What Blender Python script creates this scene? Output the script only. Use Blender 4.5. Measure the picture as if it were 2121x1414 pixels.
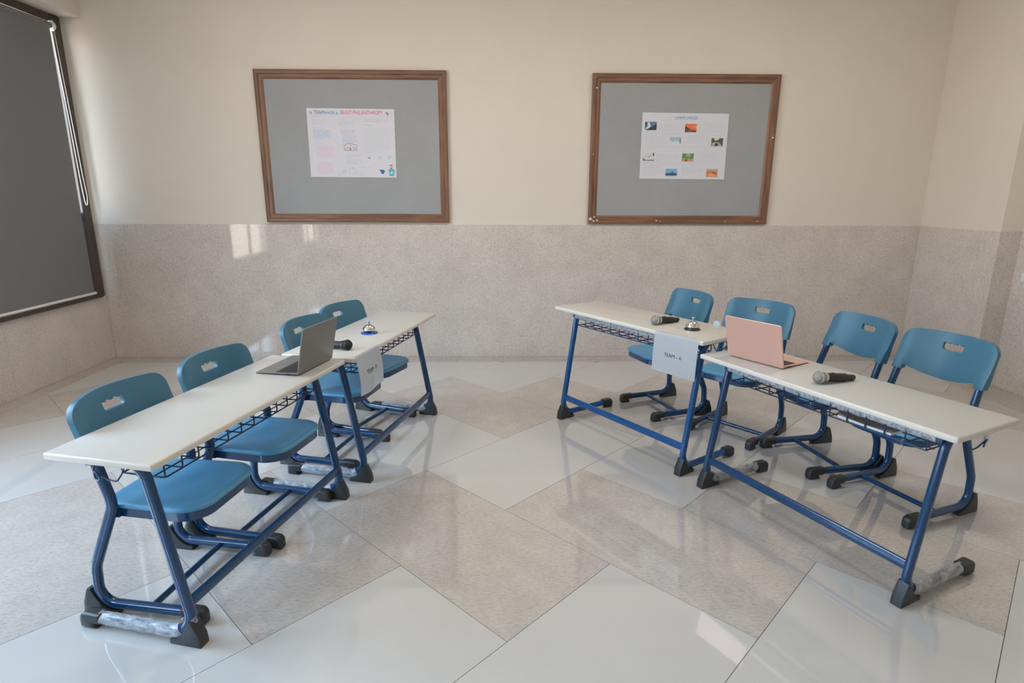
import bpy, bmesh, math, random
from mathutils import Vector, Matrix

random.seed(7)
scene = bpy.context.scene
COL = scene.collection
for o in list(bpy.data.objects):
    bpy.data.objects.remove(o)

# ------------------------------------------------------------------ room numbers
XL, XR, XR2, YB, YS, YF, ZC = -3.555, 3.735, 3.9, 2.749, 1.878, -5.4, 3.35
ZW = 1.203          # top of the stone wainscot

# ------------------------------------------------------------------ camera
F_PX, YAW, PITCH, ROLL = 1212.28, 0.0205640, 0.2436068, 0.0035678
CAM = Vector((-0.0215, -2.5106, 1.4509))
cam_data = bpy.data.cameras.new('camera')
cam = bpy.data.objects.new('camera', cam_data)
COL.objects.link(cam)
cam_data.sensor_fit = 'HORIZONTAL'
cam_data.sensor_width = 36.0
cam_data.lens = F_PX / 2121.0 * 36.0
cam_data.clip_start = 0.02
cy, sy, cp, sp = math.cos(YAW), math.sin(YAW), math.cos(PITCH), math.sin(PITCH)
fwd = Vector((sy * cp, cy * cp, -sp))
rgt = Vector((cy, -sy, 0))
upv = rgt.cross(fwd)
r2 = rgt * math.cos(ROLL) + upv * math.sin(ROLL)
u2 = -rgt * math.sin(ROLL) + upv * math.cos(ROLL)
m = Matrix((r2, u2, -fwd)).transposed().to_4x4()
m.translation = CAM
cam.matrix_world = m
scene.camera = cam

# ------------------------------------------------------------------ view, sky, daylight
scene.view_settings.view_transform = 'Standard'
scene.view_settings.look = 'None'
scene.view_settings.gamma = 1.0
scene.view_settings.use_curve_mapping = False
scene.view_settings.exposure = 0.46
scene.cycles.use_denoising = True
scene.cycles.max_bounces = 10
scene.cycles.diffuse_bounces = 6
scene.cycles.glossy_bounces = 5
scene.cycles.transparent_max_bounces = 12
scene.cycles.caustics_reflective = False
scene.cycles.caustics_refractive = False
scene.cycles.sample_clamp_indirect = 6.0

SKY = 14.5
world = bpy.data.worlds.new('daylight sky')
scene.world = world
world.use_nodes = True
wn, wl = world.node_tree.nodes, world.node_tree.links
wn.clear()
wo = wn.new('ShaderNodeOutputWorld')
wb = wn.new('ShaderNodeBackground')
wt = wn.new('ShaderNodeTexCoord')
wx = wn.new('ShaderNodeSeparateXYZ')
wr = wn.new('ShaderNodeValToRGB')
wl.new(wt.outputs['Generated'], wx.inputs[0])
wl.new(wx.outputs['Z'], wr.inputs[0])
wl.new(wr.outputs[0], wb.inputs[0])
wl.new(wb.outputs[0], wo.inputs[0])
wr.color_ramp.elements[0].position = 0.0
wr.color_ramp.elements[0].color = (0.55, 0.47, 0.40, 1)
wr.color_ramp.elements[1].position = 0.25
wr.color_ramp.elements[1].color = (0.55, 0.76, 1.0, 1)
wb.inputs['Strength'].default_value = SKY

def area_light(name, loc, direction, sx, sy_, power, color, portal=False):
    d = bpy.data.lights.new(name, 'AREA')
    d.shape = 'RECTANGLE'
    d.size, d.size_y = sx, sy_
    d.energy = power
    d.color = color
    o = bpy.data.objects.new(name, d)
    o.location = loc
    o.rotation_euler = Vector(direction).to_track_quat('-Z', 'Y').to_euler()
    COL.objects.link(o)
    if portal:
        d.cycles.is_portal = True
    return o

# window openings: (y0, y1, z0, z1) on the left wall; (x0, x1, z0, z1) on the rear wall
WIN1 = (0.55, 2.735, 0.575, 2.825)
WIN2 = (-1.40, 0.20, 0.575, 2.825)
WIN3 = (-4.10, -2.70, 0.575, 2.825)
REAR = []
for w in (WIN2, WIN3):
    area_light('window_daylight', (XL - 0.28, (w[0] + w[1]) / 2, (w[2] + w[3]) / 2), (1, 0, 0),
               w[1] - w[0], w[3] - w[2], 1, (1, 1, 1), True)
area_light('window_daylight', (XL - 0.28, (WIN1[0] + WIN1[1]) / 2, (WIN1[2] + WIN1[3]) / 2), (1, 0, 0),
           WIN1[1] - WIN1[0], WIN1[3] - WIN1[2], 1, (1, 1, 1), True)
for w in REAR:
    area_light('window_daylight', ((w[0] + w[1]) / 2, YF - 0.28, (w[2] + w[3]) / 2), (0, 1, 0),
               w[1] - w[0], w[3] - w[2], 1, (1, 1, 1), True)
# unseen ceiling panels, added as fill light for the room
FILL_LAMPS = [(-1.9, 0.5), (0.0, 0.5), (2.0, 0.7)]
for lx, ly in FILL_LAMPS:
    area_light('ceiling_fill_light', (lx, ly, ZC - 0.04), (0, 0, -1), 0.58, 0.58, 13, (1.0, 0.97, 0.93))


# ------------------------------------------------------------------ materials
def mat(name, color=(0.8, 0.8, 0.8), rough=0.5, metal=0.0, spec=0.5, coat=0.0, coat_rough=0.05):
    mt = bpy.data.materials.new(name)
    mt.use_nodes = True
    b = mt.node_tree.nodes['Principled BSDF']
    b.inputs['Base Color'].default_value = (*color, 1)
    b.inputs['Roughness'].default_value = rough
    b.inputs['Metallic'].default_value = metal
    b.inputs['Specular IOR Level'].default_value = spec
    b.inputs['Coat Weight'].default_value = coat
    b.inputs['Coat Roughness'].default_value = coat_rough
    return mt

def nodes_of(mt):
    return mt.node_tree.nodes, mt.node_tree.links, mt.node_tree.nodes['Principled BSDF']

def tex_noise(mt, scale, detail=3.0, rough=0.5, stretch=(1, 1, 1), coord='Object'):
    n, l, b = nodes_of(mt)
    tc = n.new('ShaderNodeTexCoord')
    mp = n.new('ShaderNodeMapping')
    mp.inputs['Scale'].default_value = stretch
    t = n.new('ShaderNodeTexNoise')
    t.inputs['Scale'].default_value = scale
    t.inputs['Detail'].default_value = detail
    t.inputs['Roughness'].default_value = rough
    l.new(tc.outputs[coord], mp.inputs[0])
    l.new(mp.outputs[0], t.inputs['Vector'])
    return t

def ramp(mt, src, stops):
    n, l, b = nodes_of(mt)
    r = n.new('ShaderNodeValToRGB')
    while len(r.color_ramp.elements) < len(stops):
        r.color_ramp.elements.new(0.5)
    for e, (p, c) in zip(r.color_ramp.elements, stops):
        e.position = p
        e.color = (*c, 1) if len(c) == 3 else c
    l.new(src, r.inputs[0])
    return r

def mixc(mt, fac, a, b_, mode='MIX'):
    n, l, b = nodes_of(mt)
    x = n.new('ShaderNodeMix')
    x.data_type = 'RGBA'
    x.blend_type = mode
    for s, v in ((x.inputs['Factor'], fac), (x.inputs[6], a), (x.inputs[7], b_)):
        if hasattr(v, 'links') or hasattr(v, 'is_linked'):
            l.new(v, s)
        elif isinstance(v, (int, float)):
            s.default_value = v
        else:
            s.default_value = (*v, 1)
    return x.outputs[2]

def bump(mt, src, strength, dist=0.001):
    n, l, b = nodes_of(mt)
    bp = n.new('ShaderNodeBump')
    bp.inputs['Strength'].default_value = strength
    bp.inputs['Distance'].default_value = dist
    l.new(src, bp.inputs['Height'])
    l.new(bp.outputs[0], b.inputs['Normal'])

def speckle(name, base, rough, stretch, dark=(0.20, 0.16, 0.14), light=(0.60, 0.54, 0.50), s=1.0, amount=0.0):
    mt = mat(name, base, rough)
    n, l, b = nodes_of(mt)
    cl = tex_noise(mt, 5.0 * s, 5, 0.6)
    fine = tex_noise(mt, 70 * s, 4, 0.65, stretch)
    fl = tex_noise(mt, 75 * s, 2, 0.55, stretch)
    fl2 = tex_noise(mt, 48 * s, 2, 0.5, (stretch[0] * 1.3 + 0.1, stretch[1], stretch[2] * 1.1))
    b1 = tuple(c * 0.90 for c in base)
    b2 = tuple(min(1, c * 1.10) for c in base)
    c0 = ramp(mt, cl.outputs[0], [(0.35, b1), (0.65, b2)]).outputs[0]
    c1 = mixc(mt, 0.46, c0, ramp(mt, fine.outputs[0], [(0.3, tuple(c * 0.62 for c in base)), (0.52, base), (0.75, tuple(min(1, c * 1.28) for c in base))]).outputs[0])
    md = ramp(mt, fl.outputs[0], [(0.635 - amount, (0, 0, 0)), (0.70 - amount, (1, 1, 1))]).outputs[0]
    ml = ramp(mt, fl2.outputs[0], [(0.64, (0, 0, 0)), (0.72, (1, 1, 1))]).outputs[0]
    nmul = n.new('ShaderNodeMath'); nmul.operation = 'MULTIPLY'; nmul.inputs[1].default_value = 0.45
    l.new(md, nmul.inputs[0])
    nml = n.new('ShaderNodeMath'); nml.operation = 'MULTIPLY'; nml.inputs[1].default_value = 0.45
    l.new(ml, nml.inputs[0])
    c2 = mixc(mt, nml.outputs[0], c1, light)
    c3 = mixc(mt, nmul.outputs[0], c2, dark)
    l.new(c3, b.inputs['Base Color'])
    return mt

M = {}
M['paint'] = mat('cream wall paint', (0.71, 0.65, 0.57), 0.62, spec=0.3)
t = tex_noise(M['paint'], 2.2, 6, 0.6)
nn, ll, bb = nodes_of(M['paint'])
ll.new(ramp(M['paint'], t.outputs[0], [(0.3, (0.695, 0.636, 0.558)), (0.7, (0.725, 0.664, 0.582))]).outputs[0], bb.inputs['Base Color'])
t2 = tex_noise(M['paint'], 45, 3, 0.5)
bump(M['paint'], t2.outputs[0], 0.06, 0.003)
M['ceiling'] = mat('white ceiling paint', (0.80, 0.78, 0.74), 0.8)
M['wainscot'] = speckle('speckled stone cladding', (0.605, 0.545, 0.50), 0.045, (1, 1, 1), s=0.9, dark=(0.30, 0.26, 0.235), light=(0.74, 0.69, 0.65))
M['grey_tile'] = speckle('speckled grey floor tile', (0.52, 0.475, 0.44), 0.045, (0.45, 1.0, 1.0), s=1.55, amount=0.0)
nodes_of(M['grey_tile'])[2].inputs['Specular IOR Level'].default_value = 0.9
nodes_of(M['grey_tile'])[2].inputs['Coat Weight'].default_value = 0.6
nodes_of(M['grey_tile'])[2].inputs['Coat Roughness'].default_value = 0.035
M['border'] = speckle('speckled border tile', (0.46, 0.415, 0.38), 0.16, (0.5, 1, 1))
M['white_tile'] = mat('white polished tile', (0.57, 0.56, 0.545), 0.04, spec=0.9, coat=0.7, coat_rough=0.035)
t = tex_noise(M['white_tile'], 3.0, 6, 0.65)
nn, ll, bb = nodes_of(M['white_tile'])
ll.new(ramp(M['white_tile'], t.outputs[0], [(0.3, (0.555, 0.546, 0.53)), (0.7, (0.585, 0.576, 0.56))]).outputs[0], bb.inputs['Base Color'])
M['grout'] = mat('dark grout', (0.16, 0.14, 0.12), 0.9)
M['plain_floor'] = mat('floor screed', (0.55, 0.53, 0.50), 0.3)
M['navy'] = mat('navy blue powder coat', (0.004, 0.048, 0.135), 0.20, coat=0.25)
M['royal'] = mat('royal blue powder coat', (0.003, 0.085, 0.275), 0.20, coat=0.25)
M['charcoal'] = mat('charcoal plastic', (0.030, 0.032, 0.035), 0.42)
M['plastic_blue'] = mat('teal blue chair plastic', (0.052, 0.165, 0.25), 0.40)
M['seat_blue'] = mat('teal blue pebbled seat plastic', (0.088, 0.31, 0.51), 0.34)
t = tex_noise(M['seat_blue'], 420, 2, 0.5)
bump(M['seat_blue'], t.outputs[0], 0.45, 0.003)
M['laminate'] = mat('ivory laminate', (0.54, 0.53, 0.505), 0.30)
M['laminate_edge'] = mat('ivory edge band', (0.68, 0.65, 0.59), 0.32)
M['beige'] = mat('beige wood laminate', (0.58, 0.53, 0.46), 0.30)
t = tex_noise(M['beige'], 14, 5, 0.6, (0.15, 2.2, 1))
nn, ll, bb = nodes_of(M['beige'])
ll.new(ramp(M['beige'], t.outputs[0], [(0.3, (0.50, 0.46, 0.41)), (0.7, (0.57, 0.53, 0.475))]).outputs[0], bb.inputs['Base Color'])
M['wire'] = mat('dark blue coated wire', (0.012, 0.028, 0.075), 0.35)
M['wire_royal'] = mat('blue coated wire', (0.010, 0.05, 0.20), 0.35)
M['chrome'] = mat('chrome', (0.82, 0.80, 0.78), 0.09, 1.0)
M['black'] = mat('black plastic', (0.014, 0.014, 0.015), 0.38)
M['black_mesh'] = mat('black foam grille', (0.012, 0.012, 0.013), 0.7)
M['silver_mesh'] = mat('silver wire grille', (0.33, 0.32, 0.31), 0.40, 0.6)
for k in ('silver_mesh', 'black_mesh'):
    n, l, b = nodes_of(M[k])
    tc = n.new('ShaderNodeTexCoord')
    vt = n.new('ShaderNodeTexVoronoi'); vt.inputs['Scale'].default_value = 420
    l.new(tc.outputs['Object'], vt.inputs['Vector'])
    bump(M[k], vt.outputs['Distance'], 0.8, 0.002)
M['silver'] = mat('brushed silver', (0.60, 0.60, 0.60), 0.3, 0.9)
M['blue_base'] = mat('blue enamel', (0.01, 0.09, 0.45), 0.25)
M['pink'] = mat('rose gold aluminium', (0.76, 0.47, 0.39), 0.36, 0.4)
M['space_grey'] = mat('grey aluminium', (0.26, 0.255, 0.25), 0.38, 0.55)
M['keys'] = mat('black keys', (0.02, 0.02, 0.022), 0.5)
M['screen'] = mat('dark glass screen', (0.008, 0.008, 0.01), 0.08)
M['paper'] = mat('white paper', (0.75, 0.77, 0.80), 0.75)
M['poster_paper'] = mat('white poster paper', (0.66, 0.66, 0.73), 0.6)
M['felt'] = mat('grey felt', (0.30, 0.305, 0.31), 0.95, spec=0.1)
t = tex_noise(M['felt'], 300, 2, 0.6)
nn, ll, bb = nodes_of(M['felt'])
tb = tex_noise(M['felt'], 2.0, 3, 0.5)
fa = ramp(M['felt'], t.outputs[0], [(0.3, (0.29, 0.298, 0.31)), (0.7, (0.40, 0.41, 0.42))]).outputs[0]
ll.new(mixc(M['felt'], 0.35, fa, ramp(M['felt'], tb.outputs[0], [(0.3, (0.30, 0.31, 0.32)), (0.7, (0.39, 0.40, 0.41))]).outputs[0]), bb.inputs['Base Color'])
bump(M['felt'], t.outputs[0], 0.25, 0.002)

def wood(name, stretch):
    mt = mat(name, (0.21, 0.10, 0.055), 0.42)
    t = tex_noise(mt, 9, 6, 0.6, stretch)
    t2 = tex_noise(mt, 3, 3, 0.5, stretch)
    n, l, b = nodes_of(mt)
    a = ramp(mt, t.outputs[0], [(0.30, (0.10, 0.045, 0.028)), (0.5, (0.215, 0.105, 0.06)), (0.72, (0.30, 0.155, 0.092))]).outputs[0]
    c = ramp(mt, t2.outputs[0], [(0.35, (0.11, 0.055, 0.035)), (0.6, (0.27, 0.135, 0.08))]).outputs[0]
    l.new(mixc(mt, 0.4, a, c), b.inputs['Base Color'])
    return mt
M['wood_h'] = wood('brown woodgrain moulding along', (0.5, 4, 6))
M['wood_v'] = wood('brown woodgrain moulding upright', (6, 4, 0.5))
M['frame_brown'] = mat('dark brown window frame', (0.060, 0.040, 0.034), 0.42)
M['blind'] = mat('dark grey blind fabric', (0.18, 0.184, 0.186), 0.85)
t = tex_noise(M['blind'], 500, 1, 0.5)
bump(M['blind'], t.outputs[0], 0.15, 0.001)
M['white_plastic'] = mat('white plastic', (0.72, 0.72, 0.72), 0.35)
M['cord'] = mat('white bead chain', (0.62, 0.60, 0.56), 0.5)
M['book_cover'] = mat('taupe book cover', (0.27, 0.215, 0.185), 0.5)
M['fill_lamp'] = mat('lamp diffuser', (0.9, 0.9, 0.9), 0.5)  # glowing face of the added fill panels
nodes_of(M['fill_lamp'])[2].inputs['Emission Color'].default_value = (1, 0.9, 0.78, 1)
nodes_of(M['fill_lamp'])[2].inputs['Emission Strength'].default_value = 3.0

def film(name, tint, cover, rough=0.12, scale=60, stretch=(1, 1, 1)):
    mt = mat(name, tint, rough, spec=0.9)
    n, l, b = nodes_of(mt)
    t = tex_noise(mt, scale, 4, 0.65, stretch)
    a = ramp(mt, t.outputs[0], [(0.33, (cover * 0.45,) * 3), (0.70, (min(1, cover * 1.6),) * 3)]).outputs[0]
    l.new(a, b.inputs['Alpha'])
    bump(mt, t.outputs[0], 0.9, 0.004)
    return mt
M['film'] = film('crinkled clear plastic film', (0.70, 0.74, 0.80), 0.50, 0.12, 70, (1.0, 0.35, 1.0))
M['film_grey'] = film('dusty crinkled plastic film', (0.50, 0.50, 0.50), 0.72, 0.32, 40, (1.0, 0.6, 1))
M['film_white'] = film('silvery crinkled plastic film', (0.62, 0.63, 0.64), 0.75, 0.2, 80)
M['film_scrap'] = film('torn clear film scraps', (0.75, 0.76, 0.78), 0.35, 0.15, 90)

def glass(name):
    mt = bpy.data.materials.new(name)
    mt.use_nodes = True
    n, l = mt.node_tree.nodes, mt.node_tree.links
    n.clear()
    o = n.new('ShaderNodeOutputMaterial')
    tr = n.new('ShaderNodeBsdfTransparent'); tr.inputs[0].default_value = (0.93, 0.96, 0.97, 1)
    gl = n.new('ShaderNodeBsdfGlossy'); gl.inputs['Roughness'].default_value = 0.02
    mx = n.new('ShaderNodeMixShader')
    mx.inputs[0].default_value = 0.05
    l.new(tr.outputs[0], mx.inputs[1]); l.new(gl.outputs[0], mx.inputs[2])
    l.new(mx.outputs[0], o.inputs[0])
    return mt
M['glass'] = glass('window glass')

_flat = {}
def flat(c, rough=0.6):
    k = (tuple(round(x, 3) for x in c), rough)
    if k not in _flat:
        _flat[k] = mat('ink', c, rough)
    return _flat[k]


# ------------------------------------------------------------------ mesh helpers
def obj(name, bm, material=None, parent=None, smooth=False, loc=None, kind=None, label=None):
    me = bpy.data.meshes.new(name)
    bm.normal_update()
    bm.to_mesh(me)
    bm.free()
    mats = material if isinstance(material, (list, tuple)) else [material]
    for x in mats:
        if x is not None:
            me.materials.append(x)
    if smooth:
        for p in me.polygons:
            p.use_smooth = True
        if smooth != 'all':
            try:
                me.set_sharp_from_angle(angle=math.radians(smooth if isinstance(smooth, (int, float)) and smooth > 1 else 40))
            except Exception:
                pass
    o = bpy.data.objects.new(name, me)
    COL.objects.link(o)
    if parent is not None:
        o.parent = parent
    if loc is not None:
        o.location = loc
    if kind:
        o['kind'] = kind
    if label:
        o['label'] = label
    return o

def empty(name, label, cat, loc=(0, 0, 0), rz=0.0, group=None):
    o = bpy.data.objects.new(name, None)
    o.empty_display_size = 0.1
    COL.objects.link(o)
    o.location = loc
    o.rotation_euler = (0, 0, rz)
    o['label'] = label
    o['category'] = cat
    if group:
        o['group'] = group
    return o

def tag(o, label, cat, group=None):
    o['label'] = label
    o['category'] = cat
    if group:
        o['group'] = group
    return o

def struct(name, bm, material, smooth=False, parent=None):
    o = obj(name, bm, material, parent, smooth)
    if parent is None:
        o['kind'] = 'structure'
    return o

def box(bm, x0, x1, y0, y1, z0, z1, bev=0.0, seg=2, mi=0):
    vs = [bm.verts.new((x, y, z)) for z in (z0, z1) for y in (y0, y1) for x in (x0, x1)]
    fs = [bm.faces.new([vs[i] for i in f]) for f in
          ((0, 2, 3, 1), (4, 5, 7, 6), (0, 1, 5, 4), (2, 6, 7, 3), (0, 4, 6, 2), (1, 3, 7, 5))]
    for f in fs:
        f.material_index = mi
    if bev > 0:
        es = list({e for f in fs for e in f.edges})
        bmesh.ops.bevel(bm, geom=es, offset=bev, segments=seg, profile=0.5, affect='EDGES')
    return fs

def prism(bm, pts, axis, a, b, bev=0.0, seg=2, mi=0):
    """extrude a 2-D outline along an axis ('x': pts are (y,z); 'y': (x,z); 'z': (x,y))"""
    def P(p, t):
        return {'x': (t, p[0], p[1]), 'y': (p[0], t, p[1]), 'z': (p[0], p[1], t)}[axis]
    A = [bm.verts.new(P(p, a)) for p in pts]
    B = [bm.verts.new(P(p, b)) for p in pts]
    n = len(pts)
    fs = [bm.faces.new(A[::-1]), bm.faces.new(B)]
    side = [bm.faces.new((A[i], A[(i + 1) % n], B[(i + 1) % n], B[i])) for i in range(n)]
    fs += side
    for f in fs:
        f.material_index = mi
    bmesh.ops.recalc_face_normals(bm, faces=fs)
    if bev > 0:
        es = list(set(fs[0].edges) | set(fs[1].edges))
        bmesh.ops.bevel(bm, geom=es, offset=bev, segments=seg, profile=0.5, affect='EDGES')
    return fs

def fillet(pts, radii, seg=8):
    """round the corners of a polyline of Vectors"""
    out = [pts[0]]
    for i in range(1, len(pts) - 1):
        p, a, b = pts[i], pts[i - 1], pts[i + 1]
        r = radii[i] if isinstance(radii, (list, tuple)) else radii
        u, v = (a - p).normalized(), (b - p).normalized()
        ang = u.angle(v)
        if r <= 0 or ang > math.pi - 0.01:
            out.append(p)
            continue
        d = min(r / math.tan(ang / 2), (a - p).length * 0.49 if i > 1 else (a - p).length * 0.98,
                (b - p).length * 0.49 if i < len(pts) - 2 else (b - p).length * 0.98)
        r = d * math.tan(ang / 2)
        c = p + (u + v).normalized() * (r / math.sin(ang / 2))
        s, e = p + u * d - c, p + v * d - c
        tot = s.angle(e)
        for k in range(seg + 1):
            t = k / seg
            q = (s * math.sin((1 - t) * tot) + e * math.sin(t * tot)) / math.sin(tot)
            out.append(c + q)
    out.append(pts[-1])
    return out

def sweep(bm, path, ra, rb, side, n=12, caps=True, mi=0, closed=False, power=2.0, rfun=None):
    """tube along path; ra = radius across in the plane normal to `side`, rb = radius along `side`"""
    side = Vector(side).normalized()
    rings = []
    L = len(path)
    for i, p in enumerate(path):
        if closed:
            t = (path[(i + 1) % L] - path[i - 1]).normalized()
        elif i == 0:
            t = (path[1] - path[0]).normalized()
        elif i == L - 1:
            t = (path[-1] - path[-2]).normalized()
        else:
            t = ((path[i + 1] - p).normalized() + (p - path[i - 1]).normalized()).normalized()
        sd = (side - t * side.dot(t))
        if sd.length < 1e-4:
            sd = t.orthogonal()
        sd.normalize()
        nr = t.cross(sd).normalized()
        k = rfun(i) if rfun else 1.0
        ring = []
        for j in range(n):
            a = 2 * math.pi * j / n
            ca, sa = math.cos(a), math.sin(a)
            e = 2.0 / power
            x = math.copysign(abs(ca) ** e, ca) * ra * k
            y = math.copysign(abs(sa) ** e, sa) * rb * k
            ring.append(bm.verts.new(p + nr * x + sd * y))
        rings.append(ring)
    fs = []
    for i in range(L if closed else L - 1):
        A, B = rings[i], rings[(i + 1) % L]
        for j in range(n):
            fs.append(bm.faces.new((A[j], A[(j + 1) % n], B[(j + 1) % n], B[j])))
    if caps and not closed:
        fs.append(bm.faces.new(rings[0][::-1]))
        fs.append(bm.faces.new(rings[-1]))
    for f in fs:
        f.material_index = mi
    bmesh.ops.recalc_face_normals(bm, faces=fs)
    return rings

def lathe(bm, prof, axis_o=(0, 0, 0), axis=(0, 0, 1), n=32, mi=0):
    """revolve (r, h) points about an axis"""
    ax = Vector(axis).normalized()
    u = ax.orthogonal().normalized()
    v = ax.cross(u)
    o = Vector(axis_o)
    rings = []
    for r, h in prof:
        if r < 1e-6:
            rings.append([bm.verts.new(o + ax * h)])
        else:
            rings.append([bm.verts.new(o + ax * h + (u * math.cos(2 * math.pi * j / n) + v * math.sin(2 * math.pi * j / n)) * r) for j in range(n)])
    fs = []
    for A, B in zip(rings, rings[1:]):
        for j in range(n):
            k = (j + 1) % n
            if len(A) == 1 and len(B) == 1:
                continue
            if len(A) == 1:
                fs.append(bm.faces.new((A[0], B[j], B[k])))
            elif len(B) == 1:
                fs.append(bm.faces.new((A[j], A[k], B[0])))
            else:
                fs.append(bm.faces.new((A[j], A[k], B[k], B[j])))
    for f in fs:
        f.material_index = mi
    bmesh.ops.recalc_face_normals(bm, faces=fs)

def V(*a):
    return Vector(a)

def copy_tree(src, parent=None):
    c = src.copy()
    COL.objects.link(c)
    if parent is not None:
        c.parent = parent
    for ch in list(src.children):
        copy_tree(ch, c)
    return c

def text_mesh(body, size, material, name='lettering', parent=None, extrude=0.0002, align='CENTER', sx=1.0, shear=0.0, spacing=1.0, bold=0.0):
    cu = bpy.data.curves.new('tmp', 'FONT')
    cu.body = body
    cu.size = size
    cu.align_x = align
    cu.align_y = 'CENTER'
    cu.extrude = extrude
    cu.shear = shear
    cu.offset = bold
    cu.space_character = spacing
    cu.resolution_u = 3
    to = bpy.data.objects.new('tmp', cu)
    COL.objects.link(to)
    dg = bpy.context.evaluated_depsgraph_get()
    me = bpy.data.meshes.new_from_object(to.evaluated_get(dg))
    bpy.data.objects.remove(to)
    bpy.data.curves.remove(cu)
    me.name = name
    me.materials.clear()
    me.materials.append(material)
    for v in me.vertices:
        v.co.x *= sx
    o = bpy.data.objects.new(name, me)
    COL.objects.link(o)
    if parent is not None:
        o.parent = parent
    return o


# ================================================================== THE ROOM
TH = 0.25
# ---- floor: a bed with every tile laid on it
bm = bmesh.new(); box(bm, XL - TH, XR2 + TH, YF - TH, YB + TH, -0.15, -0.0025)
floor = struct('floor', bm, M['grout'])
S = 0.6
A0 = V(-0.0, -0.0)
BX0, BX1, BY1, BY0 = -3.41, 3.60, 2.57, -2.4
e1, e2 = V(S * math.sqrt(.5), -S * math.sqrt(.5)), V(-S * math.sqrt(.5), -S * math.sqrt(.5))

def clip(poly, axis, val, keep_less):
    out = []
    for i in range(len(poly)):
        a, b = poly[i], poly[(i + 1) % len(poly)]
        ia = (a[axis] <= val) == keep_less
        ib = (b[axis] <= val) == keep_less
        if ia:
            out.append(a)
        if ia != ib:
            t = (val - a[axis]) / (b[axis] - a[axis])
            out.append(a + (b - a) * t)
    return out

def inset(poly, d):
    c = sum(poly, V(0, 0)) / len(poly)
    n = len(poly)
    res = []
    area = sum(poly[i].x * poly[(i + 1) % n].y - poly[(i + 1) % n].x * poly[i].y for i in range(n))
    P = poly if area > 0 else poly[::-1]
    for i in range(n):
        p, a, b = P[i], P[i - 1], P[(i + 1) % n]
        d1, d2 = (p - a).normalized(), (b - p).normalized()
        n1, n2 = V(-d1.y, d1.x), V(-d2.y, d2.x)
        k = n1 + n2
        k = k / max(0.2, k.dot(n1)) if k.length > 1e-6 else n1
        res.append(p + k * d)
    return res

def tile(poly, material, top=0.0):
    pl = [p for i, p in enumerate(poly) if (p - poly[i - 1]).length > 1e-4]
    if len(pl) < 3:
        return
    ar = abs(sum(pl[i].x * pl[(i + 1) % len(pl)].y - pl[(i + 1) % len(pl)].x * pl[i].y for i in range(len(pl)))) / 2
    if ar < 0.0015:
        return
    pl = inset(pl, 0.0011)
    b = bmesh.new()
    prism(b, [(p.x, p.y) for p in pl], 'z', -0.009, top)
    obj('tile', b, material, floor)

for a in range(-16, 14):
    for b in range(-16, 14):
        k = (a + b) % 4
        if k == 3:      # grey tiles, two cells long along e1
            poly = [e1 * a + e2 * b, e1 * (a + 2) + e2 * b, e1 * (a + 2) + e2 * (b + 1), e1 * a + e2 * (b + 1)]
            mt = M['grey_tile']
        elif k == 1:    # white tiles, two cells long along e2
            poly = [e1 * a + e2 * b, e1 * (a + 1) + e2 * b, e1 * (a + 1) + e2 * (b + 2), e1 * a + e2 * (b + 2)]
            mt = M['white_tile']
        else:
            continue
        for ax, val, less in ((0, BX1, True), (0, BX0, False), (1, BY1, True), (1, BY0, False)):
            if len(poly) >= 3:
                poly = clip(poly, ax, val, less)
        if len(poly) >= 3:
            tile(poly, mt)
# border strips along the walls, laid in 0.6 m lengths
x = BX0
while x < BX1:
    x2 = min(x + 0.6, BX1)
    tile([V(x, BY1), V(x2, BY1), V(x2, YB), V(x, YB)], M['border'])
    x = x2
y = BY0
while y < YB:
    y2 = min(y + 0.6, YB)
    tile([V(XL, y), V(BX0, y), V(BX0, y2), V(XL, y2)], M['border'])
    tile([V(BX1, y), V(XR2, y), V(XR2, y2), V(BX1, y2)], M['border'])
    y = y2
tile([V(XL, YF), V(XR2, YF), V(XR2, BY0), V(XL, BY0)], M['plain_floor'])

bm = bmesh.new(); box(bm, XL - TH, XR2 + TH, YF - TH, YB + TH, ZC, ZC + 0.15)
struct('ceiling', bm, M['ceiling'])

# ---- back wall with its stone cladding panels
bm = bmesh.new(); box(bm, XL - TH, XR2 + TH, YB + 0.012, YB + TH, 0, ZC)
wall_back = struct('wall_back', bm, M['paint'])
def panels(parent, pieces):
    for (x0, x1, y0, y1, z0, z1) in pieces:
        b = bmesh.new()
        box(b, x0, x1, y0, y1, z0, z1, 0.0007, 1)
        obj('cladding_panel', b, M['wainscot'], parent)
xs = [XL, -2.885, -1.665, -0.445, 0.775, 1.995, 3.215, XR]
panels(wall_back, [(a + .0001, b - .0001, YB, YB + 0.014, 0.0, ZW) for a, b in zip(xs, xs[1:])])

# ---- left wall with window openings
def wall_x(name, xa, xb, openings, y0, y1):
    b = bmesh.new()
    y = y0
    for (a, c, z0, z1) in sorted(openings):
        if a > y:
            box(b, xa, xb, y, a, 0, ZC)
        box(b, xa, xb, a, c, 0, z0)
        box(b, xa, xb, a, c, z1, ZC)
        y = c
    if y < y1:
        box(b, xa, xb, y, y1, 0, ZC)
    return struct(name, b, M['paint'])
wall_left = wall_x('wall_left', XL - TH, XL - 0.012, [WIN1, WIN2, WIN3], YF - TH, YB + 0.012)
pc = []
for (a, b, z1) in ((WIN1[0], 1.62, WIN1[2]), (1.62, YB, WIN1[2]), (WIN2[1], WIN1[0], ZW), (WIN2[0], WIN2[1], WIN2[2]), (WIN3[1], WIN2[0], ZW), (WIN3[0], WIN3[1], WIN3[2]), (YF, WIN3[0], ZW)):
    pc.append((XL - 0.014, XL, a + .0006, b - .0006, 0.0, z1))
panels(wall_left, pc)
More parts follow.
